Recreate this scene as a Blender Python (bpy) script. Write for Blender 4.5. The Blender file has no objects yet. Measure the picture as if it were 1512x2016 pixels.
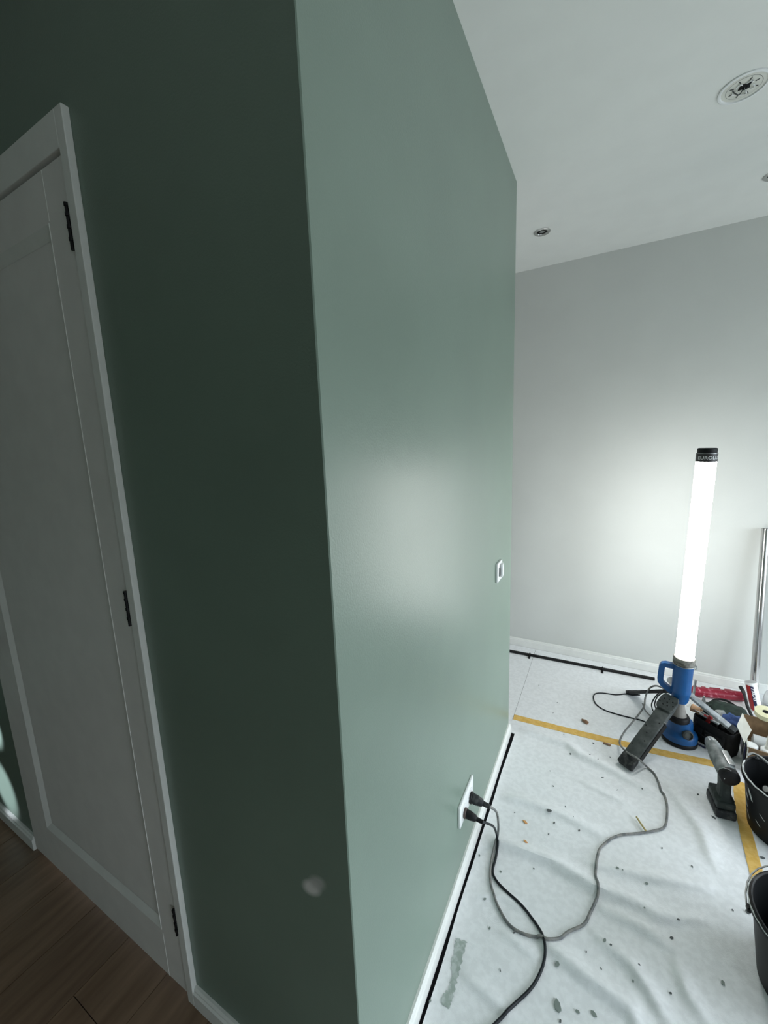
import bpy, bmesh, math, random
from mathutils import Vector, Matrix, noise

# measured world positions (metres) of the camera, folds, cables and debris
RIDGES = [[(0.0656, 1.4383), (0.2722, 1.4264), (0.321, 1.3827), (0.4533, 1.3458), (0.5896, 1.2956)], [(0.0252, 0.9939), (0.1461, 1.0137), (0.2759, 1.0174), (0.4191, 0.9939)], [(0.0158, 0.7872), (0.1218, 0.7974), (0.2674, 0.8065), (0.4006, 0.7812), (0.5257, 0.7889), (0.5823, 0.7823)], [(0.4096, 0.8649), (0.5768, 0.9001), (0.7215, 0.9441)], [(0.4316, 0.7253), (0.5397, 0.7196), (0.5932, 0.7057)], [(0.2818, 0.5501), (0.3782, 0.5217), (0.4866, 0.502), (0.5106, 0.4764)], [(0.4227, 0.6319), (0.4909, 0.6092), (0.5365, 0.5638), (0.5699, 0.5212)], [(0.5657, 0.7708), (0.7026, 0.8332)], [(0.0245, 0.5733), (0.1434, 0.622), (0.2134, 0.6095)], [(0.1018, 0.3699), (0.2165, 0.356)], [(0.1653, 0.521), (0.2559, 0.505)], [(0.6707, 1.3358), (0.7458, 1.1754), (0.7545, 1.0562)], [(0.3535, 1.2213), (0.5195, 1.1812)], [(0.6071, 0.6714), (0.6214, 0.6076), (0.6571, 0.5664)], [(0.0703, 1.9375), (0.3228, 1.9426)], [(0.0217, 1.6946), (0.1959, 1.829)]]
CABLE_BLACK = [(0.0697, 0.6529, 0.245), (0.0835, 0.7227, 0.15), (0.0824, 0.783, 0.06), (0.0853, 0.7916, 0.02), (0.0885, 0.7828, 0.0), (0.0922, 0.7357, 0.0), (0.0929, 0.688, 0.0), (0.1092, 0.6632, 0.0), (0.149, 0.6416, 0.0), (0.1921, 0.6255, -0.0), (0.2327, 0.6024, 0.0), (0.263, 0.5753, 0.0), (0.2782, 0.5455, 0.0), (0.282, 0.5146, 0.0), (0.276, 0.4776, 0.0), (0.2588, 0.432, 0.0), (0.227, 0.3819, 0.0), (0.1953, 0.3294, 0.0), (0.1614, 0.2758, 0.0)]
CABLE_GREY = [(0.0798, 0.7208, 0.24), (0.0859, 0.7638, 0.17), (0.0859, 0.7984, 0.09), (0.0832, 0.8046, 0.03), (0.0786, 0.7778, 0.0), (0.0806, 0.7239, 0.0), (0.0876, 0.6741, 0.0), (0.1001, 0.6374, 0.0), (0.1171, 0.6086, 0.0), (0.1372, 0.5847, 0.0), (0.1668, 0.5567, -0.0), (0.1962, 0.5454, 0.0), (0.2323, 0.5482, 0.0), (0.2651, 0.5594, 0.0), (0.2848, 0.5598, 0.0), (0.3157, 0.5839, 0.0), (0.3355, 0.6137, 0.0), (0.3761, 0.6562, 0.0), (0.3927, 0.7008, 0.0), (0.4114, 0.7582, 0.0), (0.4108, 0.7916, 0.0), (0.4041, 0.8306, 0.0), (0.4119, 0.9188, 0.0), (0.4308, 0.9633, 0.0), (0.4754, 1.02, 0.0), (0.5319, 1.0571, 0.0), (0.5939, 1.0993, 0.0), (0.6252, 1.1284, 0.0), (0.6394, 1.1724, 0.0), (0.6488, 1.2456, 0.0), (0.6457, 1.2962, 0.0), (0.6358, 1.3185, 0.0), (0.6323, 1.3562, 0.0), (0.6184, 1.4086, 0.005), (0.589, 1.4289, 0.02), (0.5535, 1.3935, 0.07), (0.519, 1.4257, 0.06), (0.4949, 1.5021, 0.03), (0.494, 1.5457, 0.03), (0.5143, 1.603, 0.04), (0.5479, 1.6628, 0.06), (0.5831, 1.7301, 0.08), (0.6017, 1.7656, 0.1), (0.6096, 1.8089, 0.13), (0.6263, 1.8274, 0.17), (0.6517, 1.8129, 0.2), (0.6848, 1.7998, 0.2)]
CABLE_COIL = [(0.5981, 1.8022, 0.09), (0.6071, 1.7635, 0.08), (0.6221, 1.6932, 0.1), (0.6336, 1.6295, 0.13), (0.6514, 1.567, 0.165), (0.6692, 1.5529, 0.165)]
CABLE_LOOP = [(0.6015, 1.9827, 0.03), (0.5451, 1.9997, 0.0), (0.4838, 1.9655, 0.0), (0.425, 1.9533, 0.0), (0.3839, 1.9286, 0.0), (0.372, 1.8815, 0.0), (0.3885, 1.8197, 0.0), (0.4305, 1.7876, 0.0), (0.4805, 1.7795, 0.0), (0.5431, 1.7784, 0.0), (0.5907, 1.7795, 0.0), (0.6446, 1.7631, 0.0)]
COIL2 = [(0.6735, 1.8326, 0.16), (0.6549, 1.8419, 0.12), (0.6416, 1.8387, 0.08), (0.6459, 1.8416, 0.05), (0.6564, 1.8455, 0.03), (0.6674, 1.8689, 0.03), (0.6592, 1.8739, 0.06), (0.6685, 1.8808, 0.1), (0.684, 1.8446, 0.15)]
FLECKS = [(0.3816, 1.4944, 0.0156, 0), (0.2892, 1.374, 0.021, 0), (0.3691, 1.4027, 0.0091, 0), (0.4029, 1.3855, 0.009, 0), (0.452, 1.433, 0.0092, 0), (0.2503, 1.4996, 0.0094, 0), (0.0812, 1.8787, 0.0106, 0), (0.1952, 1.7521, 0.0102, 0), (0.2167, 1.2295, 0.0086, 0), (0.1852, 1.6471, 0.0132, 2), (0.422, 1.2906, 0.0204, 2), (0.568, 1.2932, 0.0117, 0), (0.7665, 1.3641, 0.0182, 0), (0.4767, 1.2452, 0.0115, 2), (0.2377, 1.0082, 0.0319, 0), (0.2603, 0.9712, 0.0157, 0), (0.2467, 0.9141, 0.0103, 0), (0.2922, 1.0655, 0.0108, 0), (0.3465, 0.9798, 0.0158, 0), (0.116, 0.95, 0.0079, 0), (0.5537, 0.8761, 0.0229, 1), (0.8182, 0.9192, 0.0211, 0), (0.605, 0.7348, 0.0171, 0), (0.4319, 0.6366, 0.0211, 1), (0.4475, 0.631, 0.0117, 0), (0.3153, 0.5164, 0.0293, 1), (0.3252, 0.4272, 0.0482, 1), (0.3713, 0.4403, 0.0198, 1), (0.4084, 0.4542, 0.0265, 1), (0.1934, 0.5368, 0.0114, 0), (0.7121, 0.6784, 0.0242, 1), (0.5862, 0.5906, 0.0116, 0), (0.5001, 0.5726, 0.0138, 1), (0.4234, 0.5633, 0.0092, 0), (0.9123, 1.1512, 0.0258, 0), (0.217, 0.76, 0.0098, 0), (0.4693, 0.882, 0.0204, 1), (0.4843, 0.8821, 0.0102, 1), (0.6937, 1.0084, 0.0134, 0), (0.7997, 1.2667, 0.0236, 0), (0.7801, 0.906, 0.0105, 0), (0.3857, 0.5873, 0.0092, 0), (0.038, 0.7204, 0.0147, 1), (0.1181, 0.6988, 0.0145, 1), (0.0252, 0.2843, 0.015, 1), (0.0908, 0.5886, 0.0187, 1), (0.125, 0.5177, 0.0159, 1), (0.1763, 0.4313, 0.0177, 2), (0.2377, 1.1497, 0.0112, 0), (0.3337, 0.401, 0.0131, 0), (0.54, 0.7806, 0.0123, 1), (0.6115, 1.0375, 0.0108, 0), (0.3245, 1.0246, 0.0107, 2), (0.6283, 0.7939, 0.0125, 0), (0.5168, 0.6175, 0.0093, 0)]
CHIPS = [('brown', 0.3403, 1.6418, 0.0418), ('copper', 0.4398, 1.5117, 0.039), ('orange_a', 0.159, 0.9253, 0.0334), ('orange_b', 0.1749, 0.8411, 0.0278)]
TWIG = [(0.5383, 1.1285, 0.012), (0.5516, 1.1022, 0.012), (0.5646, 1.0792, 0.012)]
SMEAR = [(0.0412, 0.4462), (0.0527, 0.4493), (0.0734, 0.4529), (0.0747, 0.4239), (0.0741, 0.3975), (0.0768, 0.3618), (0.0749, 0.3372), (0.0759, 0.3094), (0.0718, 0.293), (0.059, 0.2896), (0.0496, 0.2958), (0.051, 0.3111), (0.0614, 0.3302), (0.0594, 0.3528), (0.0515, 0.3796), (0.0473, 0.4098), (0.0454, 0.429)]
CAM = [790.79174, -0.50456, 0.167, -0.03829, 0.36649, -0.48493, 1.47244]
# ---------------------------------------------------------------- world, light
sc = bpy.context.scene
sc.view_settings.view_transform = 'Standard'
sc.view_settings.look = 'None'
sc.view_settings.gamma = 1.0
sc.view_settings.exposure = 0.42
sc.view_settings.use_curve_mapping = False

f_px, yaw, pitch, roll, cx_, cy_, cz_ = CAM
cam_d = bpy.data.cameras.new('camera'); cam = bpy.data.objects.new('camera', cam_d)
sc.collection.objects.link(cam); sc.camera = cam
cam_d.sensor_fit = 'VERTICAL'; cam_d.sensor_height = 24.0; cam_d.lens = f_px*24.0/2016.0
cam_d.clip_start = 0.02
_f = Vector((math.sin(yaw)*math.cos(pitch), math.cos(yaw)*math.cos(pitch), -math.sin(pitch)))
_r = Vector((math.cos(yaw), -math.sin(yaw), 0)); _u = _r.cross(_f)
_r2 = _r*math.cos(roll)+_u*math.sin(roll); _u2 = -_r*math.sin(roll)+_u*math.cos(roll)
_m = Matrix((_r2, _u2, -_f)).transposed().to_4x4(); _m.translation = (cx_, cy_, cz_)
cam.matrix_world = _m

TUBE_STRENGTH = 16.0
SKY_STRENGTH = 6.4
WIN = (-0.15, 2.05, 0.03, 1.82)      # window in the right wall: y0, y1, z0, z1
WIN2 = (-2.1, -0.75, 0.45, 1.60)        # second window, on the hall side
RX = 3.0                              # right wall
w = bpy.data.worlds.new('sky'); sc.world = w; w.use_nodes = True
nt = w.node_tree; bg = nt.nodes['Background']
tc = nt.nodes.new('ShaderNodeTexCoord'); sx = nt.nodes.new('ShaderNodeSeparateXYZ')
cr = nt.nodes.new('ShaderNodeValToRGB')
nt.links.new(tc.outputs['Generated'], sx.inputs[0]); nt.links.new(sx.outputs['Z'], cr.inputs[0])
cr.color_ramp.elements[0].position = 0.0; cr.color_ramp.elements[0].color = (0.30, 0.34, 0.36, 1)
cr.color_ramp.elements[1].position = 0.05; cr.color_ramp.elements[1].color = (0.82, 0.92, 1.0, 1)
nt.links.new(cr.outputs[0], bg.inputs['Color']); bg.inputs['Strength'].default_value = SKY_STRENGTH
for W in (WIN, WIN2):
    pl = bpy.data.lights.new('window_daylight', 'AREA'); po = bpy.data.objects.new('window_daylight', pl)
    pl.shape = 'RECTANGLE'; pl.size = W[3]-W[2]; pl.size_y = W[1]-W[0]; pl.cycles.is_portal = True
    po.location = (RX+0.10, (W[0]+W[1])/2, (W[2]+W[3])/2); po.rotation_euler = (0, math.radians(90), 0)
    sc.collection.objects.link(po)
# two added spot lamps standing in for daylight patches on the hallway wall
for (tz, e) in ((0.46, 330.0), (0.175, 230.0)):
    sl = bpy.data.lights.new('hall_daylight_spot', 'SPOT'); so = bpy.data.objects.new('hall_daylight_spot', sl)
    sl.energy = e; sl.color = (0.85, 0.9, 1.0); sl.spot_size = math.radians(7.6); sl.spot_blend = 0.75; sl.shadow_soft_size = 0.01
    so.location = (-2.2, -1.3, 1.1)
    so.rotation_euler = (Vector((-1.695, 0, tz))-Vector(so.location)).to_track_quat('-Z', 'Y').to_euler()
    sc.collection.objects.link(so)

# ---------------------------------------------------------------- helpers
def link(o): sc.collection.objects.link(o); return o
def tag(o, label=None, cat=None, group=None, kind=None):
    if label: o['label'] = label
    if cat: o['category'] = cat
    if group: o['group'] = group
    if kind: o['kind'] = kind
    return o
def empty(name, loc, label, cat, group=None):
    o = bpy.data.objects.new(name, None); o.location = loc; o.empty_display_size = .05
    link(o); return tag(o, label, cat, group)
PARENTS = {}
class MB:
    def __init__(s): s.bm = bmesh.new()
    def box(s, c, size, rot=None, bevel=0.0, seg=2):
        r = bmesh.ops.create_cube(s.bm, size=1.0); vs = r['verts']
        for v in vs: v.co = Vector((v.co.x*size[0], v.co.y*size[1], v.co.z*size[2]))
        if bevel:
            es = list({e for v in vs for e in v.link_edges})
            rr = bmesh.ops.bevel(s.bm, geom=es, offset=bevel, segments=seg, affect='EDGES', profile=.5)
            vs = list({v for f in rr['faces'] for v in f.verts} | {v for v in vs if v.is_valid})
        M = Matrix.Translation(Vector(c)) @ (rot.to_4x4() if rot else Matrix.Identity(4))
        bmesh.ops.transform(s.bm, matrix=M, verts=[v for v in vs if v.is_valid]); return s
    def minmax(s, a, b, bevel=0.0):
        a = Vector(a); b = Vector(b); return s.box((a+b)/2, b-a, bevel=bevel)
    def prism(s, pts, z0, z1):
        lo = [s.bm.verts.new((x, y, z0)) for x, y in pts]; hi = [s.bm.verts.new((x, y, z1)) for x, y in pts]
        s.bm.faces.new(lo[::-1]); s.bm.faces.new(hi)
        n = len(pts)
        for i in range(n): s.bm.faces.new((lo[i], lo[(i+1) % n], hi[(i+1) % n], hi[i]))
        return s
    def loft(s, rings, cap=True, closed=True):
        vr = [[s.bm.verts.new(p) for p in r] for r in rings]
        for a, b in zip(vr, vr[1:]):
            n = len(a)
            for i in range(n if closed else n-1):
                s.bm.faces.new((a[i], a[(i+1) % n], b[(i+1) % n], b[i]))
        if cap: s.bm.faces.new(vr[0][::-1]); s.bm.faces.new(vr[-1])
        return s
    def lathe(s, prof, origin=(0, 0, 0), axis=(0, 0, 1), seg=32, cap=True):
        ax = Vector(axis).normalized(); q = ax.to_track_quat('Z', 'Y'); O = Vector(origin)
        rings = [[O+q @ Vector((r*math.cos(2*math.pi*i/seg), r*math.sin(2*math.pi*i/seg), z)) for i in range(seg)] for r, z in prof]
        return s.loft(rings, cap)
    def cyl(s, a, b, r0, r1=None, seg=24):
        a = Vector(a); b = Vector(b); d = b-a
        return s.lathe([(r0, 0), (r0 if r1 is None else r1, d.length)], a, d, seg)
    def tube(s, path, r, seg=10, cap=True, flat=1.0):
        P = [Vector(p) for p in path]; n = len(P); rings = []
        rr = r if isinstance(r, (list, tuple)) else [r]*n
        N = None
        for i in range(n):
            t = (P[min(i+1, n-1)]-P[max(i-1, 0)]).normalized()
            if N is None:
                N = t.cross(Vector((0, 0, 1)));
                if N.length < 1e-4: N = t.cross(Vector((0, 1, 0)))
            N = (N-t*N.dot(t)).normalized(); B = t.cross(N)
            rings.append([P[i]+rr[i]*(math.cos(2*math.pi*k/seg)*N+flat*math.sin(2*math.pi*k/seg)*B) for k in range(seg)])
        return s.loft(rings, cap)
    def done(s, name, m, parent=None, smooth=False, bevel=0.0, loc=None):
        bmesh.ops.recalc_face_normals(s.bm, faces=s.bm.faces[:])
        me = bpy.data.meshes.new(name)
        org = Vector(loc) if loc is not None else (Vector(parent_loc(parent)) if parent else Vector((0, 0, 0)))
        for v in s.bm.verts: v.co -= org
        s.bm.to_mesh(me); s.bm.free()
        o = bpy.data.objects.new(name, me); o.location = org if parent is None else Vector((0, 0, 0)); link(o)
        PARENTS[o] = org
        if parent: o.parent = parent
        me.materials.append(m)
        if smooth:
            for p in me.polygons: p.use_smooth = True
            me.set_sharp_from_angle(angle=math.radians(38))
        if bevel:
            b = o.modifiers.new('b', 'BEVEL'); b.width = bevel; b.segments = 2; b.limit_method = 'ANGLE'
        return o
def parent_loc(p): return PARENTS[p] if p in PARENTS else p.location
def spline(pts, n=8):
    P = [Vector(p) for p in pts]; out = []
    for i in range(len(P)-1):
        p0 = P[max(i-1, 0)]; p1 = P[i]; p2 = P[i+1]; p3 = P[min(i+2, len(P)-1)]
        for k in range(n):
            t = k/n
            out.append(.5*((2*p1)+(-p0+p2)*t+(2*p0-5*p1+4*p2-p3)*t*t+(-p0+3*p1-3*p2+p3)*t**3))
    out.append(P[-1]); return out
def rotz(a): return Matrix.Rotation(a, 3, 'Z')

# ---------------------------------------------------------------- materials
def mat(name, col, rough=.5, metal=0, noise=0, nscale=8, bump=0, bscale=200, emit=None, es=0, spec=.5, coat=0, alpha=1, trans=0, col2=None, lo=.4, hi=.6, stretch=None):
    m = bpy.data.materials.new(name); m.use_nodes = True; nt = m.node_tree; b = nt.nodes['Principled BSDF']
    b.inputs['Base Color'].default_value = (*col, 1); b.inputs['Roughness'].default_value = rough
    b.inputs['Metallic'].default_value = metal; b.inputs['Specular IOR Level'].default_value = spec
    b.inputs['Coat Weight'].default_value = coat; b.inputs['Alpha'].default_value = alpha
    b.inputs['Transmission Weight'].default_value = trans
    tc = nt.nodes.new('ShaderNodeTexCoord'); mp = nt.nodes.new('ShaderNodeMapping')
    nt.links.new(tc.outputs['Object'], mp.inputs[0])
    if stretch: mp.inputs['Scale'].default_value = stretch
    if noise or col2:
        n = nt.nodes.new('ShaderNodeTexNoise'); n.inputs['Scale'].default_value = nscale; n.inputs['Detail'].default_value = 6
        nt.links.new(mp.outputs[0], n.inputs['Vector'])
        r = nt.nodes.new('ShaderNodeValToRGB'); r.color_ramp.elements[0].position = lo; r.color_ramp.elements[1].position = hi
        c2 = col2 or tuple(min(1, c*(1+noise)) for c in col); c1 = col if col2 else tuple(c*(1-noise) for c in col)
        r.color_ramp.elements[0].color = (*c1, 1); r.color_ramp.elements[1].color = (*c2, 1)
        nt.links.new(n.outputs['Fac'], r.inputs[0]); nt.links.new(r.outputs[0], b.inputs['Base Color'])
    if bump:
        n2 = nt.nodes.new('ShaderNodeTexNoise'); n2.inputs['Scale'].default_value = bscale; n2.inputs['Detail'].default_value = 3
        nt.links.new(mp.outputs[0], n2.inputs['Vector'])
        bp = nt.nodes.new('ShaderNodeBump'); bp.inputs['Strength'].default_value = bump; bp.inputs['Distance'].default_value = .002
        nt.links.new(n2.outputs['Fac'], bp.inputs['Height']); nt.links.new(bp.outputs[0], b.inputs['Normal'])
    if emit: b.inputs['Emission Color'].default_value = (*emit, 1); b.inputs['Emission Strength'].default_value = es
    return m
SAGE = (0.180, 0.246, 0.200)
M_sage = mat('sage_satin_paint', SAGE, .36, spec=.8, noise=.03, nscale=3, bump=.16, bscale=260)
def soft_ellipse(m, c, sz, col):  # mixes a soft-edged pale ellipse into the paint colour
    nt = m.node_tree; b = nt.nodes['Principled BSDF']
    src = b.inputs['Base Color'].links[0].from_socket
    g = nt.nodes.new('ShaderNodeTexCoord'); mp = nt.nodes.new('ShaderNodeMapping'); mp.vector_type = 'TEXTURE'
    mp.inputs['Location'].default_value = c; mp.inputs['Scale'].default_value = sz; mp.inputs['Rotation'].default_value = (0, math.radians(-35), 0)
    sp = nt.nodes.new('ShaderNodeTexGradient'); sp.gradient_type = 'SPHERICAL'
    nt.links.new(g.outputs['Object'], mp.inputs[0]); nt.links.new(mp.outputs[0], sp.inputs[0])
    r = nt.nodes.new('ShaderNodeValToRGB'); r.color_ramp.elements[0].position = .15; r.color_ramp.elements[1].position = .62
    r.color_ramp.elements[1].color = (.8, .8, .8, 1)
    nt.links.new(sp.outputs[0], r.inputs[0])
    mx = nt.nodes.new('ShaderNodeMix'); mx.data_type = 'RGBA'; nt.links.new(r.outputs[0], mx.inputs[0])
    nt.links.new(src, mx.inputs[6]); mx.inputs[7].default_value = (*col, 1); nt.links.new(mx.outputs[2], b.inputs['Base Color'])
M_sage_hall = mat('sage_satin_paint_hall', SAGE, .42, noise=.03, nscale=3, bump=.16, bscale=260)
soft_ellipse(M_sage_hall, (-.093, 0, .632), (.036, .2, .024), (.80, .78, .76))
soft_ellipse(M_sage_hall, (-.078, 0, .652), (.032, .2, .022), (.45, .46, .44))
M_greywall = mat('pale_grey_wall_paint', (.62, .635, .61), .55, noise=.015, nscale=3, bump=.12, bscale=240)
M_ceiling = mat('white_ceiling_paint', (.81, .82, .79), .8, noise=.01, bump=.05)
M_trim = mat('white_gloss_trim', (.80, .81, .78), .38, noise=.02, nscale=20)
M_door = mat('white_door_paint', (.80, .785, .76), .42, noise=.02, nscale=14, bump=.04)
M_sheet = mat('white_fleece_cover', (.86, .875, .89), .85, noise=.035, nscale=60, bump=.35, bscale=420)
M_wood = mat('brown_laminate', (.15, .092, .055), .38, col2=(.25, .165, .105), nscale=5, lo=.3, hi=.7, stretch=(6, .7, 1), bump=.1, bscale=60)
M_wood2 = mat('brown_laminate_dark', (.13, .08, .05), .38, col2=(.22, .145, .092), nscale=6, lo=.3, hi=.7, stretch=(6, .6, 1), bump=.1, bscale=60)
M_sub = mat('dark_subfloor', (.03, .028, .027), .7, noise=.2)
M_black = mat('black_plastic', (.008, .008, .009), .5, noise=.3, nscale=40, spec=.25)
M_gap = mat('black_gap_strip', (.004, .004, .005), .8, noise=.2, spec=.1)
M_rodm = mat('black_metal_rod', (.012, .012, .013), .5, noise=.3, nscale=30, spec=.25)
M_greyplas = mat('worn_grey_plastic', (.050, .057, .057), .6, spec=.3, col2=(.12, .13, .125), nscale=30, lo=.35, hi=.8, bump=.2, bscale=150)
M_blue = mat('blue_plastic', (.003, .076, .25), .45, col2=(.006, .10, .31), nscale=18, lo=.35, hi=.75)
M_tube = mat('lit_tube', (1, 1, 1), .4, emit=(1.0, 1.0, .97), es=TUBE_STRENGTH)
M_white = mat('white_plastic', (.85, .86, .86), .35, noise=.02)
M_offwhite = mat('offwhite_card', (.70, .70, .64), .8, noise=.04, nscale=20)
M_cardboard = mat('brown_cardboard', (.20, .125, .065), .9, noise=.15, nscale=30)
M_steel = mat('brushed_steel', (.62, .61, .60), .2, metal=1, noise=.05)
M_steel_d = mat('dull_steel', (.40, .41, .41), .35, metal=1, noise=.2, nscale=50)
M_yellow = mat('yellow_masking_tape', (.72, .43, .09), .75, col2=(.80, .52, .15), nscale=50, bump=.15)
M_grey_cable = mat('grey_rubber_cable', (.13, .137, .14), .5, col2=(.24, .235, .22), nscale=60)
M_blk_cable = mat('black_rubber_cable', (.010, .012, .016), .45, noise=.2, spec=.25)
M_dustblack = mat('dusty_black_plastic', (.018, .02, .022), .6, spec=.3, col2=(.12, .12, .115), nscale=55, lo=.5, hi=.85)
M_red = mat('red_speckled_paint', (.28, .008, .03), .35, col2=(.65, .22, .28), nscale=55, lo=.58, hi=.72)
M_redplain = mat('red_plastic', (.42, .03, .03), .4, noise=.1)
M_navy = mat('navy_print', (.02, .022, .07), .5, noise=.1)
M_navylit = mat('dark_blue_cloth', (.07, .13, .34), .9, noise=.2, nscale=20, bump=.5, bscale=100)
M_green_d = mat('dark_green_cloth', (.02, .035, .027), .9, noise=.3, nscale=30, bump=.5, bscale=100)
M_tote = mat('black_canvas', (.008, .008, .009), .9, noise=.3, nscale=40, bump=.4)
M_peach = mat('pale_wood_handle', (.62, .36, .20), .5, noise=.1, nscale=30)
M_cream = mat('cream_tape', (.78, .75, .50), .6, noise=.04, nscale=40)
M_drill = mat('drill_green_grey', (.022, .030, .028), .55, spec=.3, col2=(.09, .10, .095), nscale=35, lo=.5, hi=.85)
M_drilltop = mat('drill_grey_plaster_dust', (.09, .105, .105), .5, col2=(.22, .24, .24), nscale=30)
M_bucket = mat('black_bucket_plastic', (.006, .007, .008), .5, spec=.25, col2=(.45, .47, .47), nscale=30, lo=.71, hi=.76)
M_splash = mat('dried_filler_splash', (.62, .64, .63), .7, noise=.1)
M_fleck = mat('dark_debris', (.10, .11, .11), .8, noise=.2)
M_fleckg = mat('green_grey_paint_chip', (.22, .26, .24), .7, noise=.1)
M_brown = mat('brown_wood_chip', (.30, .17, .10), .8, noise=.2, nscale=60)
M_orange = mat('orange_crumb', (.75, .38, .14), .8, noise=.1)
M_smear = mat('dried_green_paint', (.36, .42, .385), .7, col2=(.52, .57, .55), nscale=70, lo=.45, hi=.62)
M_film = mat('clear_plastic_film', (.75, .77, .77), .25, noise=.03, trans=.35)
M_twig = mat('yellow_straw', (.45, .36, .14), .7, noise=.1)
M_collar = mat('grey_rubber_collar', (.10, .095, .08), .7, col2=(.26, .25, .22), nscale=50)
M_neck = mat('grey_neck', (.25, .235, .215), .7, noise=.1, nscale=30)
M_hole = mat('black_hole', (.004, .004, .004), .9, noise=.1)
M_whiteprint = mat('white_print', (.80, .80, .80), .5, noise=.02)

# ---------------------------------------------------------------- the setting
CH = 2.5; WL = 1.397; FD = 2.333; DX0, DX1 = -1.457, -.559; DTOP = 2.04
def struct(name, mb, m, **k): o = mb.done(name, m, **k); o['kind'] = 'structure'; return o
# hall wall (dark, left in the photograph) with the door opening
b = MB()
e = .002
b.prism([(0-e, 0), (0, e), (-.1, .1), (DX1, .1), (DX1, 0)], 0, CH)
b.minmax((DX0, 0, DTOP), (DX1, .1, CH))
b.minmax((-2.7, 0, 0), (DX0, .1, CH))
struct('wall_hall', b, M_sage_hall)
b = MB(); b.prism([(0, e), (0, WL), (-.1, WL), (-.1, .1)], 0, CH)
struct('wall_side', b, M_sage)
b = MB(); b.minmax((-1.3, WL-.1, 0), (-.1, WL, CH)); struct('wall_recess', b, M_greywall)
b = MB(); b.minmax((-1.4, WL-.1, 0), (-1.3, FD, CH)); struct('wall_recess_end', b, M_greywall)
b = MB(); b.minmax((-1.4, FD, 0), (RX+.12, FD+.1, CH)); struct('wall_back', b, M_greywall)
y0, y1, z0, z1 = WIN
b = MB()
u0, u1, v0, v1 = WIN2
b.minmax((RX, -2.8, 0), (RX+.12, u0, CH)); b.minmax((RX, u1, 0), (RX+.12, y0, CH)); b.minmax((RX, u0, 0), (RX+.12, u1, v0)); b.minmax((RX, u0, v1), (RX+.12, u1, CH))
b.minmax((RX, y1, 0), (RX+.12, FD, CH))
b.minmax((RX, y0, 0), (RX+.12, y1, z0)); b.minmax((RX, y0, z1), (RX+.12, y1, CH))
struct('wall_right', b, M_greywall)
b = MB(); b.minmax((-2.7, -2.9, 0), (RX+.12, -2.8, CH)); struct('wall_front', b, M_sage)
b = MB(); b.minmax((-2.8, -2.9, 0), (-2.7, .1, CH)); struct('wall_left', b, M_sage)
fw = .05
for wn, (y0, y1, z0, z1) in (('window_1', WIN), ('window_2', WIN2)):
    b = MB()
    for (a, c) in (((RX+.03, y0, z0), (RX+.09, y0+fw, z1)), ((RX+.03, y1-fw, z0), (RX+.09, y1, z1)), ((RX+.03, y0, z0), (RX+.09, y1, z0+fw)),
                   ((RX+.03, y0, z1-fw), (RX+.09, y1, z1)), ((RX+.03, (y0+y1)/2-.04, z0), (RX+.09, (y0+y1)/2+.04, z1))): b.minmax(a, c)
    struct(wn, b, M_trim)
b = MB(); b.minmax((-2.8, -2.9, CH), (RX+.12, FD+.1, CH+.1)); ceil = struct('ceiling', b, M_ceiling)
b = MB(); b.minmax((-2.8, -2.9, -.1), (RX+.12, FD+.1, -.012)); floor = struct('floor', b, M_sub)
# planks
random.seed(3)
pm = {}
for i in range(33):
    x0 = -2.7+i*.19-.055; off = random.random()*1.2
    yy = -2.8-off; k = 0
    while yy < (0 if x0 < -.02 else -.45):
        ya = max(yy, -2.8); yb = min(yy+1.28, .0 if x0+.19 <= 0.02 else -.30)
        vis = x0 > -2.0 and x0 < 0 and yb > -1.3
        xa = max(x0, -2.7); xb = min(x0+.188, RX)
        if yb-ya > .05 and xb > xa+.02:
            if vis:
                bb = MB().minmax((xa, ya+.001, -.012), (xb, yb-.001, 0)); bb.done('plank', M_wood if (i*7+k*3) % 3 else M_wood2, parent=floor)
            else:
                pm.setdefault((i+k) % 2, []).append((xa, ya+.001, xb, yb-.001))
        yy += 1.28; k += 1
for q, L in pm.items():
    bb = MB()
    for (xa, ya, xb, yb) in L: bb.minmax((xa, ya, -.012), (xb, yb, 0))
    o = bb.done('plank_field', M_wood if q else M_wood2, parent=floor); o['kind'] = 'stuff'
b = MB(); b.minmax((DX0, .0, -.012), (DX1, .1, -.002)); b.done('threshold', M_sub, parent=floor)
b = MB(); b.minmax((0.0, -.32, -.012), (RX, FD, -.003)); b.minmax((-1.3, WL, -.012), (0, FD, -.003)); b.done('underlay', M_sub, parent=floor)

# baseboards
def baseboard(name, p0, p1, n, h=.058, t=.014):
    """p0->p1 along the wall; n is the outward normal"""
    p0 = Vector(p0); p1 = Vector(p1); n = Vector(n); prof = [(0, 0), (t, 0), (t, h-.014), (t-.004, h-.010), (t-.004, h-.005), (t-.008, h), (0, h)]
    mb = MB(); mb.loft([[p+n*a+Vector((0, 0, z)) for a, z in prof] for p in (p0, p1)])
    return struct(name, mb, M_trim)
baseboard('baseboard_side', (0, -.014, 0), (0, WL, 0), (1, 0, 0))
baseboard('baseboard_hall', (-.532, 0, 0), (.0, 0, 0), (0, -1, 0))
baseboard('baseboard_hall_left', (-2.7, 0, 0), (DX0-.012, 0, 0), (0, -1, 0))
baseboard('baseboard_back', (-1.3, FD, 0), (RX, FD, 0), (0, -1, 0), h=.061)
baseboard('baseboard_recess', (-1.3, WL, 0), (0, WL, 0), (0, 1, 0))
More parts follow.
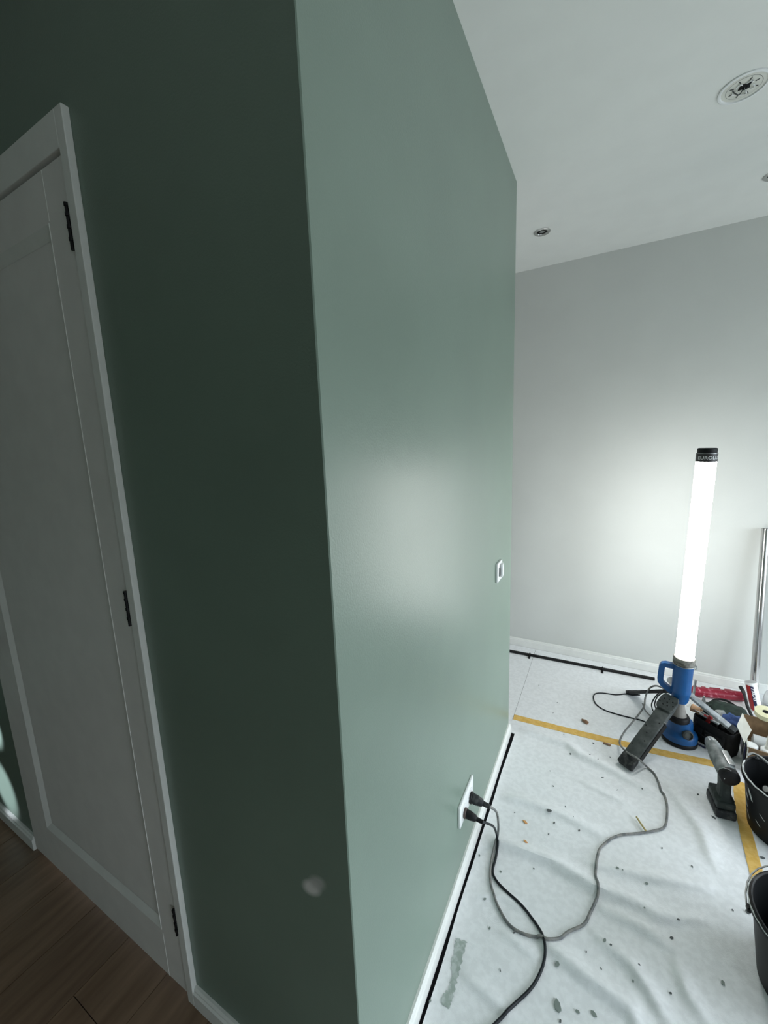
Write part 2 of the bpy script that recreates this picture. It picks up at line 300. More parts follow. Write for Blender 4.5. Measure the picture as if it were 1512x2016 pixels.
# black strip between side baseboard and cover
b = MB(); b.loft([[(.0142, y, 0.0), (.0142, y, .0015), (xr, y, .0015), (xr, y, 0.0)] for y, xr in ((-.3, .024), (.235, .0265), (.6, .026), (.76, .027), (.99, .033), (1.2, .031), (1.36, .033), (1.398, .036))])
struct('trim_1', b, M_gap)

# door set in the hall wall
b = MB()
b.minmax((DX1, -.014, 0), (-.533, .0, DTOP+.068)); b.minmax((DX1-.004, .002, 0), (DX1+.0, .1, DTOP))
b.minmax((DX0-.06, -.014, DTOP+.004), (DX1, .0, DTOP+.068)); b.minmax((DX0, .002, DTOP-.002), (DX1-.004, .1, DTOP+.004))
fr = struct('trim_2', b, M_trim, bevel=.0015)
b = MB()
X0, X1, Z0, Z1 = DX0+.003, DX1-.007, .017, DTOP-.004
PX0, PX1, PZ0, PZ1 = -1.312, -.648, .175, 1.940
yf = -.009; yb_ = .035; dp = .009; ch = .024
def quad(bm, *p): bm.faces.new([bm.verts.new(q) for q in p])
bm = b.bm
def fr_ring(bm, A, B):
    (ax0, ax1, az0, az1, ay), (bx0, bx1, bz0, bz1, by) = A, B
    o = [(ax0, ay, az0), (ax1, ay, az0), (ax1, ay, az1), (ax0, ay, az1)]; i = [(bx0, by, bz0), (bx1, by, bz0), (bx1, by, bz1), (bx0, by, bz1)]
    for k in range(4): quad(bm, o[k], o[(k+1) % 4], i[(k+1) % 4], i[k])
fr_ring(bm, (X0, X1, Z0, Z1, yf), (PX0, PX1, PZ0, PZ1, yf))
for (qa, qb) in (((X0, yf, Z0), (X1, yb_, Z0)), ((X0, yf, Z1), (X1, yb_, Z1))):
    quad(bm, qa, (qb[0], yf, qa[2]), qb, (qa[0], yb_, qa[2]))
for x in (X0, X1): quad(bm, (x, yf, Z0), (x, yf, Z1), (x, yb_, Z1), (x, yb_, Z0))
quad(bm, (X0, yb_, Z0), (X1, yb_, Z0), (X1, yb_, Z1), (X0, yb_, Z1))
quad(bm, (PX0, yf+dp, PZ0), (PX1, yf+dp, PZ0), (PX1, yf+dp, PZ1), (PX0, yf+dp, PZ1))
bmesh.ops.remove_doubles(bm, verts=bm.verts[:], dist=1e-5)
door = struct('door_1', b, M_door)
b = MB(); fr_ring(b.bm, (PX0, PX1, PZ0, PZ1, yf-.0002), (PX0+ch, PX1-ch*.25, PZ0+ch, PZ1-ch, yf+dp-.0004))
b.done('panel_bevel', M_trim, parent=door)
b = MB()
b.minmax((PX1-.0010, yf-.0012, PZ0), (PX1+.0004, yf, PZ1)); b.done('panel_edge', M_trim, parent=door)
b = MB(); b.minmax((PX1+.002, yf-.0008, PZ1+.004), (PX1+.0035, yf, Z1)); b.minmax((PX1+.002, yf-.0008, Z0), (PX1+.0035, yf, PZ0-.01)); b.done('stile_joint', M_trim, parent=door)
for zc in (1.909, 1.128, .260):
    b = MB(); h = .082
    b.cyl((-.5635, -.0145, zc-h/2), (-.5635, -.0145, zc+h/2), .0032, seg=12)
    for k in (-.27, 0, .27, .48): b.cyl((-.5627, -.0150, zc+k*h-.003), (-.5627, -.0150, zc+k*h+.003), .0042, seg=12)
    b.done('hinge', M_black, parent=door, smooth=True)
b = MB(); b.lathe([(.024, 0), (.024, .006), (.010, .008), (.010, .05)], (-1.416, yf, .87), (0, -1, 0)); b.tube([(-1.416, -.048, .87), (-1.39, -.05, .87), (-1.33, -.05, .87)], .008)
b.done('door_handle', M_black, parent=door, smooth=True)

# ---------------------------------------------------------------- dust sheets
RF = []
for k, r in enumerate(RIDGES):
    w0 = [.020, .020, .020, .017, .016, .018, .016, .014, .012, .014, .012, .020, .012, .016, .010, .010][k]
    h0 = [.0125, .0105, .0150, .0095, .0085, .0125, .0105, .0065, .0050, .0060, .0050, .0080, .0045, .0080, .0035, .0030][k]
    pts = [Vector((x, y)) for x, y in r]
    RF.append((pts, w0, h0))
def hsheet(x, y):
    h = .0045
    for pts, w0, h0 in RF:
        best = 1e9; tt = 0; sgn = 1; n = len(pts)-1
        for i in range(n):
            a = pts[i]; d = pts[i+1]-a; q = Vector((x, y))-a; t = max(0, min(1, q.dot(d)/d.dot(d)))
            v = q-d*t; L = v.length
            if L < best: best = L; tt = (i+t)/n; sgn = 1 if d.x*v.y-d.y*v.x > 0 else -1
        if best < .09:
            wd = w0*(1.7 if sgn > 0 else .75)
            h += 1.3*h0*math.exp(-(best/wd)**2)*(math.sin(math.pi*min(1, max(0, .12+tt*.80)))**.7)
    flat = min(1, max(0, (x-.03)/.06))
    sm = 1.528+.08*x
    flat *= min(1, abs(y-sm)/.05)*(1 if y < sm else .5)
    n1 = noise.noise(Vector((x*3.2+y*1.2, y*5.5, 3))); n2 = noise.noise(Vector((x*9, y*14, 7)))
    return .0045+(h-.0045)*flat+flat*(.0055*max(0, n1)+.0022*max(0, n2))
def sheet(name, x0, x1, y0, y1, st, label, group=None):
    nx = int((x1-x0)/st); ny = int((y1-y0)/st); bm = bmesh.new(); G = []
    for j in range(ny+1):
        row = []
        for i in range(nx+1):
            x = x0+(x1-x0)*i/nx; ya = y0+.080*max(0, x) if abs(y0-1.529) < .001 else y0; yb = y1+.080*max(0, x) if abs(y1-1.528) < .001 else y1
            y = ya+(yb-ya)*j/ny; xx = x
            if i == 0 and x0 > .01:
                xx = x+.0035*noise.noise(Vector((0, y*4, 0)))+.005*min(1, max(0, (y-.6)/.7))
                if y > 1.405: xx = -.002
            row.append(bm.verts.new((xx, y, hsheet(x, y))))
        G.append(row)
    for j in range(ny):
        for i in range(nx): bm.faces.new((G[j][i], G[j][i+1], G[j+1][i+1], G[j+1][i]))
    # thin hem down to the floor
    for seq in ([G[0][i] for i in range(nx+1)], [G[j][0] for j in range(ny+1)]):
        lo = [bm.verts.new((v.co.x, v.co.y, .0002)) for v in seq]
        for a in range(len(seq)-1): bm.faces.new((seq[a], lo[a], lo[a+1], seq[a+1]))
    mb = MB(); mb.bm.free(); mb.bm = bm
    o = mb.done(name, M_sheet, smooth=True, loc=((x0+x1)/2, (y0+y1)/2, 0)); return tag(o, label, 'dust sheet', group)
sheet('dust_sheet', .0235, 1.75, -.30, 1.528, .0075, 'creased white fleece cover with paint smear under the cables along the sage wall')
sheet('dust_sheet', .0012, 1.75, 1.529, FD-.016, .012, 'flatter white fleece cover beyond the yellow tape, under the lamp and rod')
sheet('dust_sheet', -1.25, 0.0, WL+.018, FD-.016, .02, 'white fleece cover in the passage behind the sage wall end')
near_sheet = bpy.data.objects['dust_sheet']; far_sheet = bpy.data.objects['dust_sheet.001']
b = MB()
pts = SMEAR; c = (sum(p[0] for p in pts)/len(pts), sum(p[1] for p in pts)/len(pts))
def sheetpatch(mb, pts, off=.0012):
    """triangulated patch that follows the cover"""
    poly = [Vector((x, y)) for x, y in pts]
    vs = [mb.bm.verts.new((p.x, p.y, hsheet(p.x, p.y)+off)) for p in poly]
    f = mb.bm.faces.new(vs)
    r = bmesh.ops.triangulate(mb.bm, faces=[f])
    es = list({e for f in r['faces'] for e in f.edges})
    bmesh.ops.subdivide_edges(mb.bm, edges=es, cuts=3, use_grid_fill=True)
    for v in mb.bm.verts: v.co.z = hsheet(v.co.x, v.co.y)+off
random.seed(5)
dense = []
for i in range(len(pts)):
    a = Vector(pts[i]); d = Vector(pts[(i+1) % len(pts)])-a
    for k in range(5):
        t = k/5; q = a+d*t; nn = Vector((-d.y, d.x)).normalized()*random.uniform(-.0032, .0032); dense.append((q.x+nn.x, q.y+nn.y))
sheetpatch(b, dense)
b.done('paint_smear', M_smear, parent=near_sheet)

def tape(name, path, wd, label):
    mb = MB(); P = spline([(x, y, 0) for x, y in path], 14); rings = []
    for i, p in enumerate(P):
        t = (P[min(i+1, len(P)-1)]-P[max(i-1, 0)]).normalized(); n = Vector((-t.y, t.x, 0))
        ww = wd/2*(1+.07*noise.noise(Vector((i*.5, 1, 2))))
        a = p+n*ww; c = p-n*ww
        za = max(hsheet(a.x, a.y), hsheet(p.x, p.y), hsheet(c.x, c.y))+.0012
        rings.append([(a.x, a.y, za-.0006), (c.x, c.y, za-.0006), (c.x, c.y, za), (a.x, a.y, za)])
    mb.loft(rings); o = mb.done(name, M_yellow); return tag(o, label, 'tape')
tape('masking_tape', [(.002, 1.527), (.2, 1.535), (.45, 1.548), (.7, 1.572), (.93, 1.60)], .043, 'yellow masking tape strip running across the covers from the sage wall end')
tape('masking_tape', [(.935, 1.52), (.915, 1.44), (.893, 1.28), (.880, 1.10), (.868, .95), (.86, .80)], .038, 'yellow masking tape strip passing between the drill and the black buckets')

# ---------------------------------------------------------------- wall fittings
t = empty('power_socket', (0, .67, .2625), 'white double wall socket with two black plugs on the sage wall', 'socket')
MB().minmax((0, .595, .223), (.009, .745, .303), bevel=.003).done('face_plate', M_white, parent=t, smooth=True)
for y in (.635, .706):
    MB().lathe([(.021, 0), (.021, .0012), (.0195, .0012), (.0195, .0002)], (.009, y, .262), (1, 0, 0)).done('socket_ring', M_white, parent=t, smooth=True)
def plug(y, z, L, m, m2, label, r=.0185):
    o = empty('power_plug', (.0095, y, z), label, 'plug')
    MB().lathe([(r*.93, 0), (r, .002), (r, .006), (r*.9, .008)], (.0095, y, z), (1, 0, 0)).done('flange', m2, parent=o, smooth=True)
    d = Vector((1, .03, -.16)).normalized()
    MB().lathe([(r*.86, 0), (r*.84, L*.25), (r*.62, L*.55), (r*.42, L*.62), (r*.40, L*.98), (r*.25, L)], (.0165, y, z), d, seg=20).done('grip', m, parent=o, smooth=True)
    return Vector((.0165, y, z))+d*L
pe1 = plug(.706, .247, .062, M_dustblack, M_black, 'larger dusty grey-black plug in the far half of the wall socket', .0195)
pe2 = plug(.637, .249, .056, M_black, mat('dark_brown_plastic', (.07, .045, .04), .5, noise=.1), 'smaller black plug in the near half of the wall socket', .0165)
t = empty('light_switch', (0, 1.13, .94), 'white rocker switch high on the sage wall near its far end', 'switch')
MB().minmax((0, 1.09, .90), (.009, 1.17, .98), bevel=.002).done('face_plate', M_white, parent=t, smooth=True)
MB().minmax((.009, 1.110, .922), (.0100, 1.124, .958)).done('rocker_gap', M_greyplas, parent=t)
q = MB(); q.box((.0145, 1.143, .942), (.010, .036, .052), Matrix.Rotation(math.radians(6), 3, 'Z'), bevel=.002); q.done('rocker', M_white, parent=t, smooth=True)

# ---------------------------------------------------------------- ceiling fittings
def spot(x, y, label):
    t = empty('ceiling_spotlight', (x, y, CH), label, 'ceiling light')
    MB().lathe([(.040, 0), (.040, -.003), (.036, -.006), (.027, -.004), (.024, .0)], (x, y, CH), cap=False).done('bezel', M_steel, parent=t, smooth=True)
    MB().lathe([(.024, -.001), (.022, -.0005)], (x, y, CH)).done('lamp_face', M_hole, parent=t)
    MB().lathe([(.012, -.0012), (.006, -.003), (.001, -.0035)], (x, y, CH)).done('lens', M_steel_d, parent=t, smooth=True)
spot(.034, 1.880, 'small chrome recessed spotlight in the ceiling beyond the sage wall end')
spot(.925, 1.925, 'recessed chrome spotlight cut off by the right frame edge')
t = empty('ceiling_box', (.684, 1.30, CH), 'open white round ceiling box with bare wires, awaiting a lamp', 'junction box')
x, y = .684, 1.30
MB().lathe([(.0630, 0), (.0630, -.0035), (.0600, -.0050), (.0560, -.0045), (.0545, -.0010)], (x, y, CH), cap=False, seg=48).done('rim', M_white, parent=t, smooth=True)
MB().lathe([(.0545, -.0010), (.0435, -.0020)], (x, y, CH), seg=48).done('cover_plate', M_offwhite, parent=t)
mb = MB(); mb.lathe([(.0436, -.0022), (.0428, -.0024)], (x, y, CH), seg=48, cap=False); mb.done('plate_groove', M_greyplas, parent=t)
mb = MB(); mb.prism([(x-.012, y-.010), (x-.004, y-.017), (x+.008, y-.013), (x+.018, y-.016), (x+.013, y-.002), (x+.016, y+.006), (x+.004, y+.012), (x-.002, y+.005), (x-.014, y+.007)], CH-.0032, CH-.0024); mb.done('wire_opening', M_hole, parent=t)
for k in range(8):
    a = k*math.pi/4+.3; c, s_ = math.cos(a), math.sin(a)
    MB().box((x+c*.032, y+s_*.032, CH-.0030), (.010, .0022, .0012), rotz(a)).done('slot', M_greyplas, parent=t)
for k in range(5):
    a = k*1.256+.2; mb = MB(); c0 = Vector((x+.020*math.cos(a), y+.020*math.sin(a), CH-.005))
    mb.tube([c0+Vector((.007*math.cos(q_), .007*math.sin(q_), 0)) for q_ in [a-1.9+i*.38 for i in range(11)]], .0014, 6); mb.done('tab', M_white, parent=t, smooth=True)
for k, m in enumerate((M_white, M_greyplas, M_blk_cable)):
    a = .6+k*2.0
    P = spline([(x, y, CH-.002), (x+.01*math.cos(a), y+.01*math.sin(a), CH-.014), (x+.020*math.cos(a+.5), y+.020*math.sin(a+.5), CH-.010), (x+.028*math.cos(a+.7), y+.028*math.sin(a+.7), CH-.004)], 5)
    MB().tube(P, .0016, 6).done('wire', m, parent=t, smooth=True)

# ---------------------------------------------------------------- tube work lamp
LX, LY = .733, 1.685; R_T = .0360
def ax(z): return Vector((.729+.0125*z, 1.685, z))
t = empty('tube_work_lamp', (LX, LY, 0.004), 'tall lit white tube lamp with blue handled body on fold-out legs', 'work lamp')
AXV = (ax(1)-ax(0)).normalized()
def lat(prof, seg=40, cap=True): return MB().lathe([(r, z) for r, z in prof], ax(0), AXV, seg, cap)
lat([(R_T, .435), (R_T, 1.350)], 48).done('light_tube', M_tube, parent=t, smooth=True)
lat([(R_T+.0012, 1.348), (R_T+.0012, 1.383)], 48).done('label_band', mat('dark_label', (.035, .030, .032), .4, noise=.1), parent=t, smooth=True)
lat([(R_T+.002, 1.3825), (R_T+.002, 1.3845)], 48).done('cap_seam', M_steel_d, parent=t, smooth=True)
lat([(R_T-.0015, 1.3845), (R_T-.001, 1.402), (R_T-.005, 1.405)], 48).done('top_cap', M_black, parent=t, smooth=True)
band = [o for o in t.children if o.name.startswith('label_band')][0]
def text_mesh(body, size, bold=.02):
    cu = bpy.data.curves.new('lettering', 'FONT'); cu.body = body; cu.size = size; cu.offset = bold*size; cu.extrude = .0003; cu.space_character = 1.05
    cu.align_x = 'CENTER'; cu.align_y = 'CENTER'
    o = bpy.data.objects.new('tmp_lettering', cu); link(o); bpy.context.view_layer.update()
    me = bpy.data.meshes.new_from_object(o.evaluated_get(bpy.context.evaluated_depsgraph_get())); bpy.data.objects.remove(o); return me
me = text_mesh('EUROLUX', .0188, .022)
va = math.atan2(cy_-LY, cx_-LX)       # the side of the band that faces the doorway
bmz = bmesh.new(); bmz.from_mesh(me)
bmesh.ops.subdivide_edges(bmz, edges=bmz.edges[:], cuts=2)
q0 = AXV.to_track_quat('Z', 'Y')
for v in bmz.verts:
    a = va+.36+v.co.x/(R_T)*1.0; rr = R_T+.0016+v.co.z; zc = 1.3640+v.co.y
    v.co = ax(zc)+Vector((rr*math.cos(a), rr*math.sin(a), 0))
mb = MB(); mb.bm.free(); mb.bm = bmz; mb.done('lettering', M_whiteprint, parent=band)
# rubber collar, clamp ring, body
lat([(.036, .410), (.0420, .413), (.0430, .420), (.0405, .426), (.0430, .433), (.0420, .443), (.0385, .446), (.037, .440)]).done('collar', M_collar, parent=t, smooth=True)
mb = MB(); mb.tube([ax(.409)+Vector((.0410*math.cos(a), .0410*math.sin(a), 0)) for a in [k*2*math.pi/36 for k in range(37)]], .0024, 8)
mb.tube([ax(.410)+Vector((.041, .0, 0)), ax(.410)+Vector((.048, -.004, .002)), ax(.400)+Vector((.050, -.006, 0)), ax(.395)+Vector((.042, -.006, 0))], .002, 8)
mb.done('clamp_ring', M_steel_d, parent=t, smooth=True)
lat([(.0385, .410), (.0395, .402), (.0388, .37), (.0380, .285), (.0395, .275), (.0385, .265), (.0350, .260), (.0345, .235), (.0285, .218), (.020, .214)]).done('lamp_body', M_blue, parent=t, smooth=True)
hd = Vector((-.99, .13, 0))
def rect_sweep(P, w_, t_):
    P = [Vector(p) for p in P]; N = hd.cross(Vector((0, 0, 1))); rings = []
    for i, p in enumerate(P):
        tt = (P[min(i+1, len(P)-1)]-P[max(i-1, 0)]).normalized(); B = tt.cross(N).normalized()
        rings.append([p+N*w_/2*sx_+B*t_/2*sy_ for sx_, sy_ in ((-1, -1), (1, -1), (1, 1), (-1, 1))])
    return rings
hp = [ax(.388)+hd*.030, ax(.388)+hd*.068, ax(.384)+hd*.077, ax(.374)+hd*.081, ax(.313)+hd*.0830, ax(.297)+hd*.081, ax(.285)+hd*.072, ax(.256)+hd*.030]
mb = MB(); mb.loft(rect_sweep(hp, .024, .024)); mb.done('handle', M_blue, parent=t, bevel=.004, smooth=True)
lat([(.020, .220), (.022, .195), (.031, .155), (.034, .146)]).done('neck', M_neck, parent=t, smooth=True)
lat([(.030, .150), (.043, .147), (.046, .141), (.046, .125), (.038, .118)]).done('lower_ring', M_black, parent=t, smooth=True)
# blue foot, slightly oval, with a black rubber rim and a grey knob
def oval(prof, c, sx_, sy_, seg=40):
    mb = MB(); mb.loft([[Vector((c[0]+r*sx_*math.cos(2*math.pi*i/seg), c[1]+r*sy_*math.sin(2*math.pi*i/seg), z)) for i in range(seg)] for r, z in prof]); return mb
fc = (.745, 1.695)
oval([(.50, .125), (.66, .119), (.70, .100), (.71, .078), (.78, .068), (.96, .058), (1.0, .048), (1.0, .026), (.96, .024)], fc, .070, .064).done('foot_housing', M_blue, parent=t, smooth=True)
oval([(.98, .024), (1.03, .020), (1.03, .007), (.97, .005)], fc, .070, .064).done('rubber_rim', M_black, parent=t, smooth=True)
MB().lathe([(.020, 0), (.022, .004), (.022, .024), (.017, .028), (.016, .022)], (.762, 1.665, .072), (.30, -.92, .16)).done('knob', M_greyplas, parent=t, smooth=True)
def leg(top, foot, wd, th, head, m, name='leg'):
    top = Vector(top); foot = Vector(foot); d = (foot-top); L = d.length; d.normalize()
    s_ = d.cross(Vector((0, 0, 1))).normalized(); n = s_.cross(d)
    if n.z < 0: n = -n
    rot = Matrix((s_, d, n)).transposed()
    mb = MB()
    mb.box(top+d*(L*.5), (wd, L*.94, th), rot, bevel=.004)
    o = mb.done(name, m, parent=t, smooth=True)
    if head:
        hb = MB(); hw = wd*.62
        pts2 = [(-hw*.75, -.03), (hw*.75, -.03), (hw, -.008), (hw, .034), (hw*.8, .052), (-hw*.8, .052), (-hw, .034), (-hw, -.008)]
        rings = [[top+s_*a+d*b_+n*h for a, b_ in pts2] for h in (th*.30, th*.95)]
        hb.loft(rings); h_ = hb.done('pivot_head', m, parent=o, bevel=.003)
        hh = MB()
        for (a, b_) in ((-.018, 0), (.018, 0), (0, .012), (-.008, .028), (.010, .030), (.0, -.006), (.028, .022), (-.028, .018)):
            hh.lathe([(.0032, 0), (.0032, .0012)], top+s_*a+d*b_+n*(th*.95-.0002), n, 10)
        hh.done('screw_hole', M_hole, parent=o)
        sc_ = MB()
        for (a, b_) in ((-.018, .12), (.02, .16), (-.012, .23), (.022, .27), (.0, .19)):
            MB().lathe([(.0035, 0), (.003, .001)], top+s_*a+d*b_+n*(th*.5-.0002), n, 8).done('screw', M_black, parent=o)
        fb = MB(); fb.box(top+d*(L-.025), (wd*1.06, .055, th*1.25), rot, bevel=.006); fb.done('rubber_shoe', M_dustblack, parent=o, smooth=True)
        sb = MB()
        for sgn in (-1, 1): sb.box(top+d*(L*.55)+s_*sgn*(wd/2)-n*.012, (.006, L*.55, th), rot)
        sb.done('side_flange', M_black, parent=o)
    else:
        fb = MB(); fb.box(top+d*(L-.012), (wd*1.1, .026, th*1.3), rot, bevel=.003); fb.done('rubber_shoe', M_dustblack, parent=o, smooth=True)
    return o
leg((.690, 1.650, .214), (.508, 1.390, .020), .060, .026, True, M_greyplas)
leg((.700, 1.745, .225), (.560, 2.015, .014), .052, .018, False, M_black)
leg((.772, 1.752, .228), (.936, 1.655, .146), .036, .014, False, mat('worn_silver_plastic', (.30, .32, .33), .45, noise=.25, nscale=40))

def cable(name, pts, r, m, label, seg=8):
    P = []
    pts = list(pts)
    for p in spline(pts, 6):
        P.append((p.x, p.y, max(p.z, hsheet(p.x, p.y)+r*.9)))
    o = MB().tube(P, r, seg).done(name, m, smooth=True, loc=(P[0][0], P[0][1], 0)); return tag(o, label, 'cable')
g = list(CABLE_GREY); g[0] = tuple(pe1)
cable('power_cable', [tuple(pe1-Vector((.004, 0, -.0005)))]+g[1:], .0042, M_grey_cable, 'grey power cable snaking from the wall socket to the tube lamp')
k_ = list(CABLE_BLACK)
cable('power_cable', [tuple(pe2-Vector((.004, 0, -.0005)))]+k_[1:], .0040, M_blk_cable, 'thin black power cable from the near plug running out of frame below')
cable('power_cable', [(x, y, z) for x, y, z in CABLE_LOOP], .0033, M_blk_cable, 'black cable looping on the cover left of the tube lamp')
cable('power_cable', COIL2, .003, M_blk_cable, 'small black cable coil between the legs of the tube lamp')
cable('power_cable', CABLE_COIL, .0035, M_grey_cable, 'short grey cable loop lying across the grey lamp leg')
t_ = MB(); q = TWIG; t_.tube([(x, y, z+.004) for x, y, z in spline(q, 3)], .0035, 6); tag(t_.done('straw', M_twig, smooth=True), 'yellowish straw sliver lying across the grey cable', 'debris')

# ---------------------------------------------------------------- rod by the far wall
a = Vector((-.62, 2.19, .014)); c = Vector((.692, 2.224, .014))
t = empty('metal_rod', (a+c)/2-Vector((0, 0, .01)), 'long thin black rod with clips lying along the back wall', 'rod')
MB().cyl(a, c, .0095, seg=14).done('rod_tube', M_rodm, parent=t, smooth=True)
for x in (-.022, .415):
    y = 2.19+(x+.62)*.026; mb = MB(); mb.tube([(x, y-.014, .006), (x, y-.012, .022), (x, y, .027), (x, y+.012, .020), (x, y+.012, .008)], .0035, 8)
    mb.box((x, y-.026, .008), (.012, .026, .006)); mb.done('clip', M_black, parent=t)

# ---------------------------------------------------------------- debris
shp = []
random.seed(11)
for (x, y, s_, kd) in FLECKS:
    s_ *= .55 if kd == 1 else .64; mb = MB(); n = 6; a0 = random.random()*6; el = {0: .55, 1: .6, 2: .18}[kd]; z = hsheet(x, y)+.0012
    ring = [(x+s_*.55*math.cos(a0)*math.cos(k*math.pi*2/n)*random.uniform(.7, 1.1)-s_*.55*el*math.sin(a0)*math.sin(k*math.pi*2/n),
             y+s_*.55*math.sin(a0)*math.cos(k*math.pi*2/n)*random.uniform(.7, 1.1)+s_*.55*el*math.cos(a0)*math.sin(k*math.pi*2/n)) for k in range(n)]
    mb.prism(ring, z, z+max(.0012, s_*.10))
    o = mb.done('paint_chip' if kd == 1 else 'debris_fleck', M_fleckg if kd == 1 else M_fleck, loc=(x, y, z))
    if s_ > .02 and kd == 1: tag(o, 'largest grey-green paint flake, near the bottom frame edge', 'paint flake')
    elif kd == 1: tag(o, 'small grey-green dried paint flake on the white cover', 'paint flake', 'paint flakes scattered on the cover')
    elif kd == 2: tag(o, 'thin dark splinter lying on the white cover', 'splinter', 'splinters scattered on the cover')
    else: tag(o, 'tiny dark speck of debris on the white cover', 'debris', 'specks scattered on the cover')
for nme, x, y, s_ in CHIPS:
    s_ *= .8 if nme in ('brown', 'copper') else .62
    mb = MB(); z = hsheet(x, y)
    if nme == 'brown':
        mb.tube([(x-s_*.45, y+s_*.35, z+.006), (x-s_*.3, y+s_*.1, z+.007), (x, y-s_*.05, z+.009), (x+s_*.4, y-s_*.25, z+.006)], [.004, .007, .009, .007], 8)
        tag(mb.done('wood_chip', M_brown, smooth=True, loc=(x, y, z)), 'curved brown wood chip on the cover beyond the tape', 'debris')
    elif nme == 'copper':
        mb.box((x, y, z+.004), (s_, s_*.25, .005), rotz(-.1), bevel=.001); tag(mb.done('wood_splinter', M_brown, loc=(x, y, z)), 'copper-brown wood splinter beside the yellow tape', 'debris')
    else:
        mb.prism([(x-s_*.4, y+s_*.2), (x+s_*.1, y+s_*.25), (x+s_*.5, y-s_*.1), (x+s_*.1, y-s_*.25)], z, z+.004)
        tag(mb.done('plaster_crumb', M_orange, loc=(x, y, z)), 'orange plaster crumb, the farther one from the camera' if nme == 'orange_a' else 'orange plaster crumb, the nearer one to the camera', 'debris')

# ---------------------------------------------------------------- lying red bar, steel pipe, cartridge, film roll
a = Vector((.850, 2.139, .032)); c = Vector((1.092, 2.196, .032))
t = empty('red_bar', (a+c)/2-Vector((0, 0, .025)), 'dark red speckled bar lying by the back baseboard', 'bar')
MB().cyl(a, c, .0260, seg=20).done('bar_body', M_red, parent=t, smooth=True)
d = (c-a).normalized()
for k, (u, l) in enumerate(((.02, .018), (.06, .02), (.10, .05), (.17, .03))):
    mb = MB(); mb.box(a+d*(u+l/2)+Vector((-.004, .014, .021)), (l, .008, .008), rotz(math.atan2(d.y, d.x)), bevel=.001)
    mb.done('ridge_piece', M_red, parent=t)
t = empty('steel_pipe', (1.16, 2.22, .006), 'polished steel pipe leaning against the back wall at right', 'pipe')
pa = Vector((1.142, 2.215, .008)); pb = Vector((1.133, 2.305, .955)); dd = (pb-pa).normalized()
mb = MB(); mb.lathe([(.0185, 0), (.0185, (pb-pa).length), (.0165, (pb-pa).length), (.0165, (pb-pa).length-.03)], pa, dd, 28); mb.done('pipe_body', M_steel, parent=t, smooth=True)
t = empty('sealant_cartridge', (1.15, 2.14, .005), 'white sealant cartridge with red and navy print standing by the steel pipe', 'cartridge')
ca = Vector((1.135, 2.125, .006)); cb = Vector((1.104, 2.15, .150)); dd = (cb-ca).normalized(); Lc = (cb-ca).length
MB().lathe([(.0240, 0), (.0240, Lc), (.0225, Lc)], ca, dd, 30).done('tube', M_white, parent=t, smooth=True)
MB().lathe([(.0255, Lc-.012), (.0255, Lc)], ca, dd, 30).done('end_cap', M_white, parent=t, smooth=True)
vb = math.atan2(cy_-ca.y, cx_-ca.x)
def stripe(a0, a1, z0_, z1_, r):
    mb = MB(); qq = dd.to_track_quat('Z', 'Y'); n = 10; rings = []
    for z_ in (z0_, z1_):
        ring = []
        for i in range(n+1):
            an = a0+(a1-a0)*i/n; ring.append(ca+dd*z_+Vector((r*math.cos(an), r*math.sin(an), 0)))
        rings.append(ring)
    return mb.loft(rings, cap=False, closed=False)
bodyc = [o for o in t.children if o.name.startswith('tube')][0]
stripe(vb-1.35, vb-.15, .005, Lc-.013, .0244).done('red_print', M_redplain, parent=bodyc)
stripe(vb-.15, vb+.75, .035, Lc-.013, .0244).done('navy_print', M_navy, parent=bodyc)
me = text_mesh('PROG', .024, .03); bz = bmesh.new(); bz.from_mesh(me)
for v in bz.verts:
    an = vb+.30+v.co.y/.0244; rr = .0247+v.co.z; v.co = ca+dd*(Lc*.5-v.co.x+.02)+Vector((rr*math.cos(an), rr*math.sin(an), 0))
mb = MB(); mb.bm.free(); mb.bm = bz; mb.done('lettering', M_whiteprint, parent=bodyc)
t = empty('film_roll', (1.235, 2.19, .01), 'roll of cloudy plastic film at the right frame edge by the back wall', 'film')
MB().lathe([(.018, 0), (.036, 0), (.040, .005), (.040, .13), (.036, .135), (.02, .13)], (1.190, 2.215, .048), (.8, -.5, .0), 28).done('film', M_film, parent=t, smooth=True)
def ring_roll(name, c, axis, ro, ri, h, m, label, core=M_hole):
    t = empty(name, Vector(c), label, 'tape roll'); A = Vector(axis).normalized()
    mb = MB(); mb.lathe([(ri, 0), (ro, 0), (ro, h), (ri, h), (ri, 0)], Vector(c)-A*h/2, A, 30, cap=False); mb.done('tape_ring', m, parent=t, smooth=True)
    MB().lathe([(ri*1.01, h*.1), (ri*1.01, h*.9)], Vector(c)-A*h/2, A, 24).done('core', core, parent=t); return t
ring_roll('tape_roll', (1.142, 2.01, .020), (.05, 0, 1), .030, .014, .028, M_white, 'small white tape roll standing behind the cream roll', M_offwhite)
ring_roll('tape_roll', (1.125, 1.99, .005+.000), (0, 0, 1), .031, .014, .009, M_redplain, 'flat dark red roll beneath the small white tape roll')
bpy.data.objects['tape_roll'].location = bpy.data.objects['tape_roll'].location
# dark curved handle behind the box
P = spline([(1.068, 2.160, .105), (1.076, 2.120, .090), (1.078, 2.05, .055), (1.095, 1.96, .020), (1.12, 1.92, .016)], 6)
tag(MB().tube(P, [.009]*6+[.007]*(len(P)-6), 10).done('pry_bar', M_dustblack, smooth=True, loc=(1.09, 1.98, 0)), 'dark grey curved pry bar standing behind the cardboard box', 'tool')

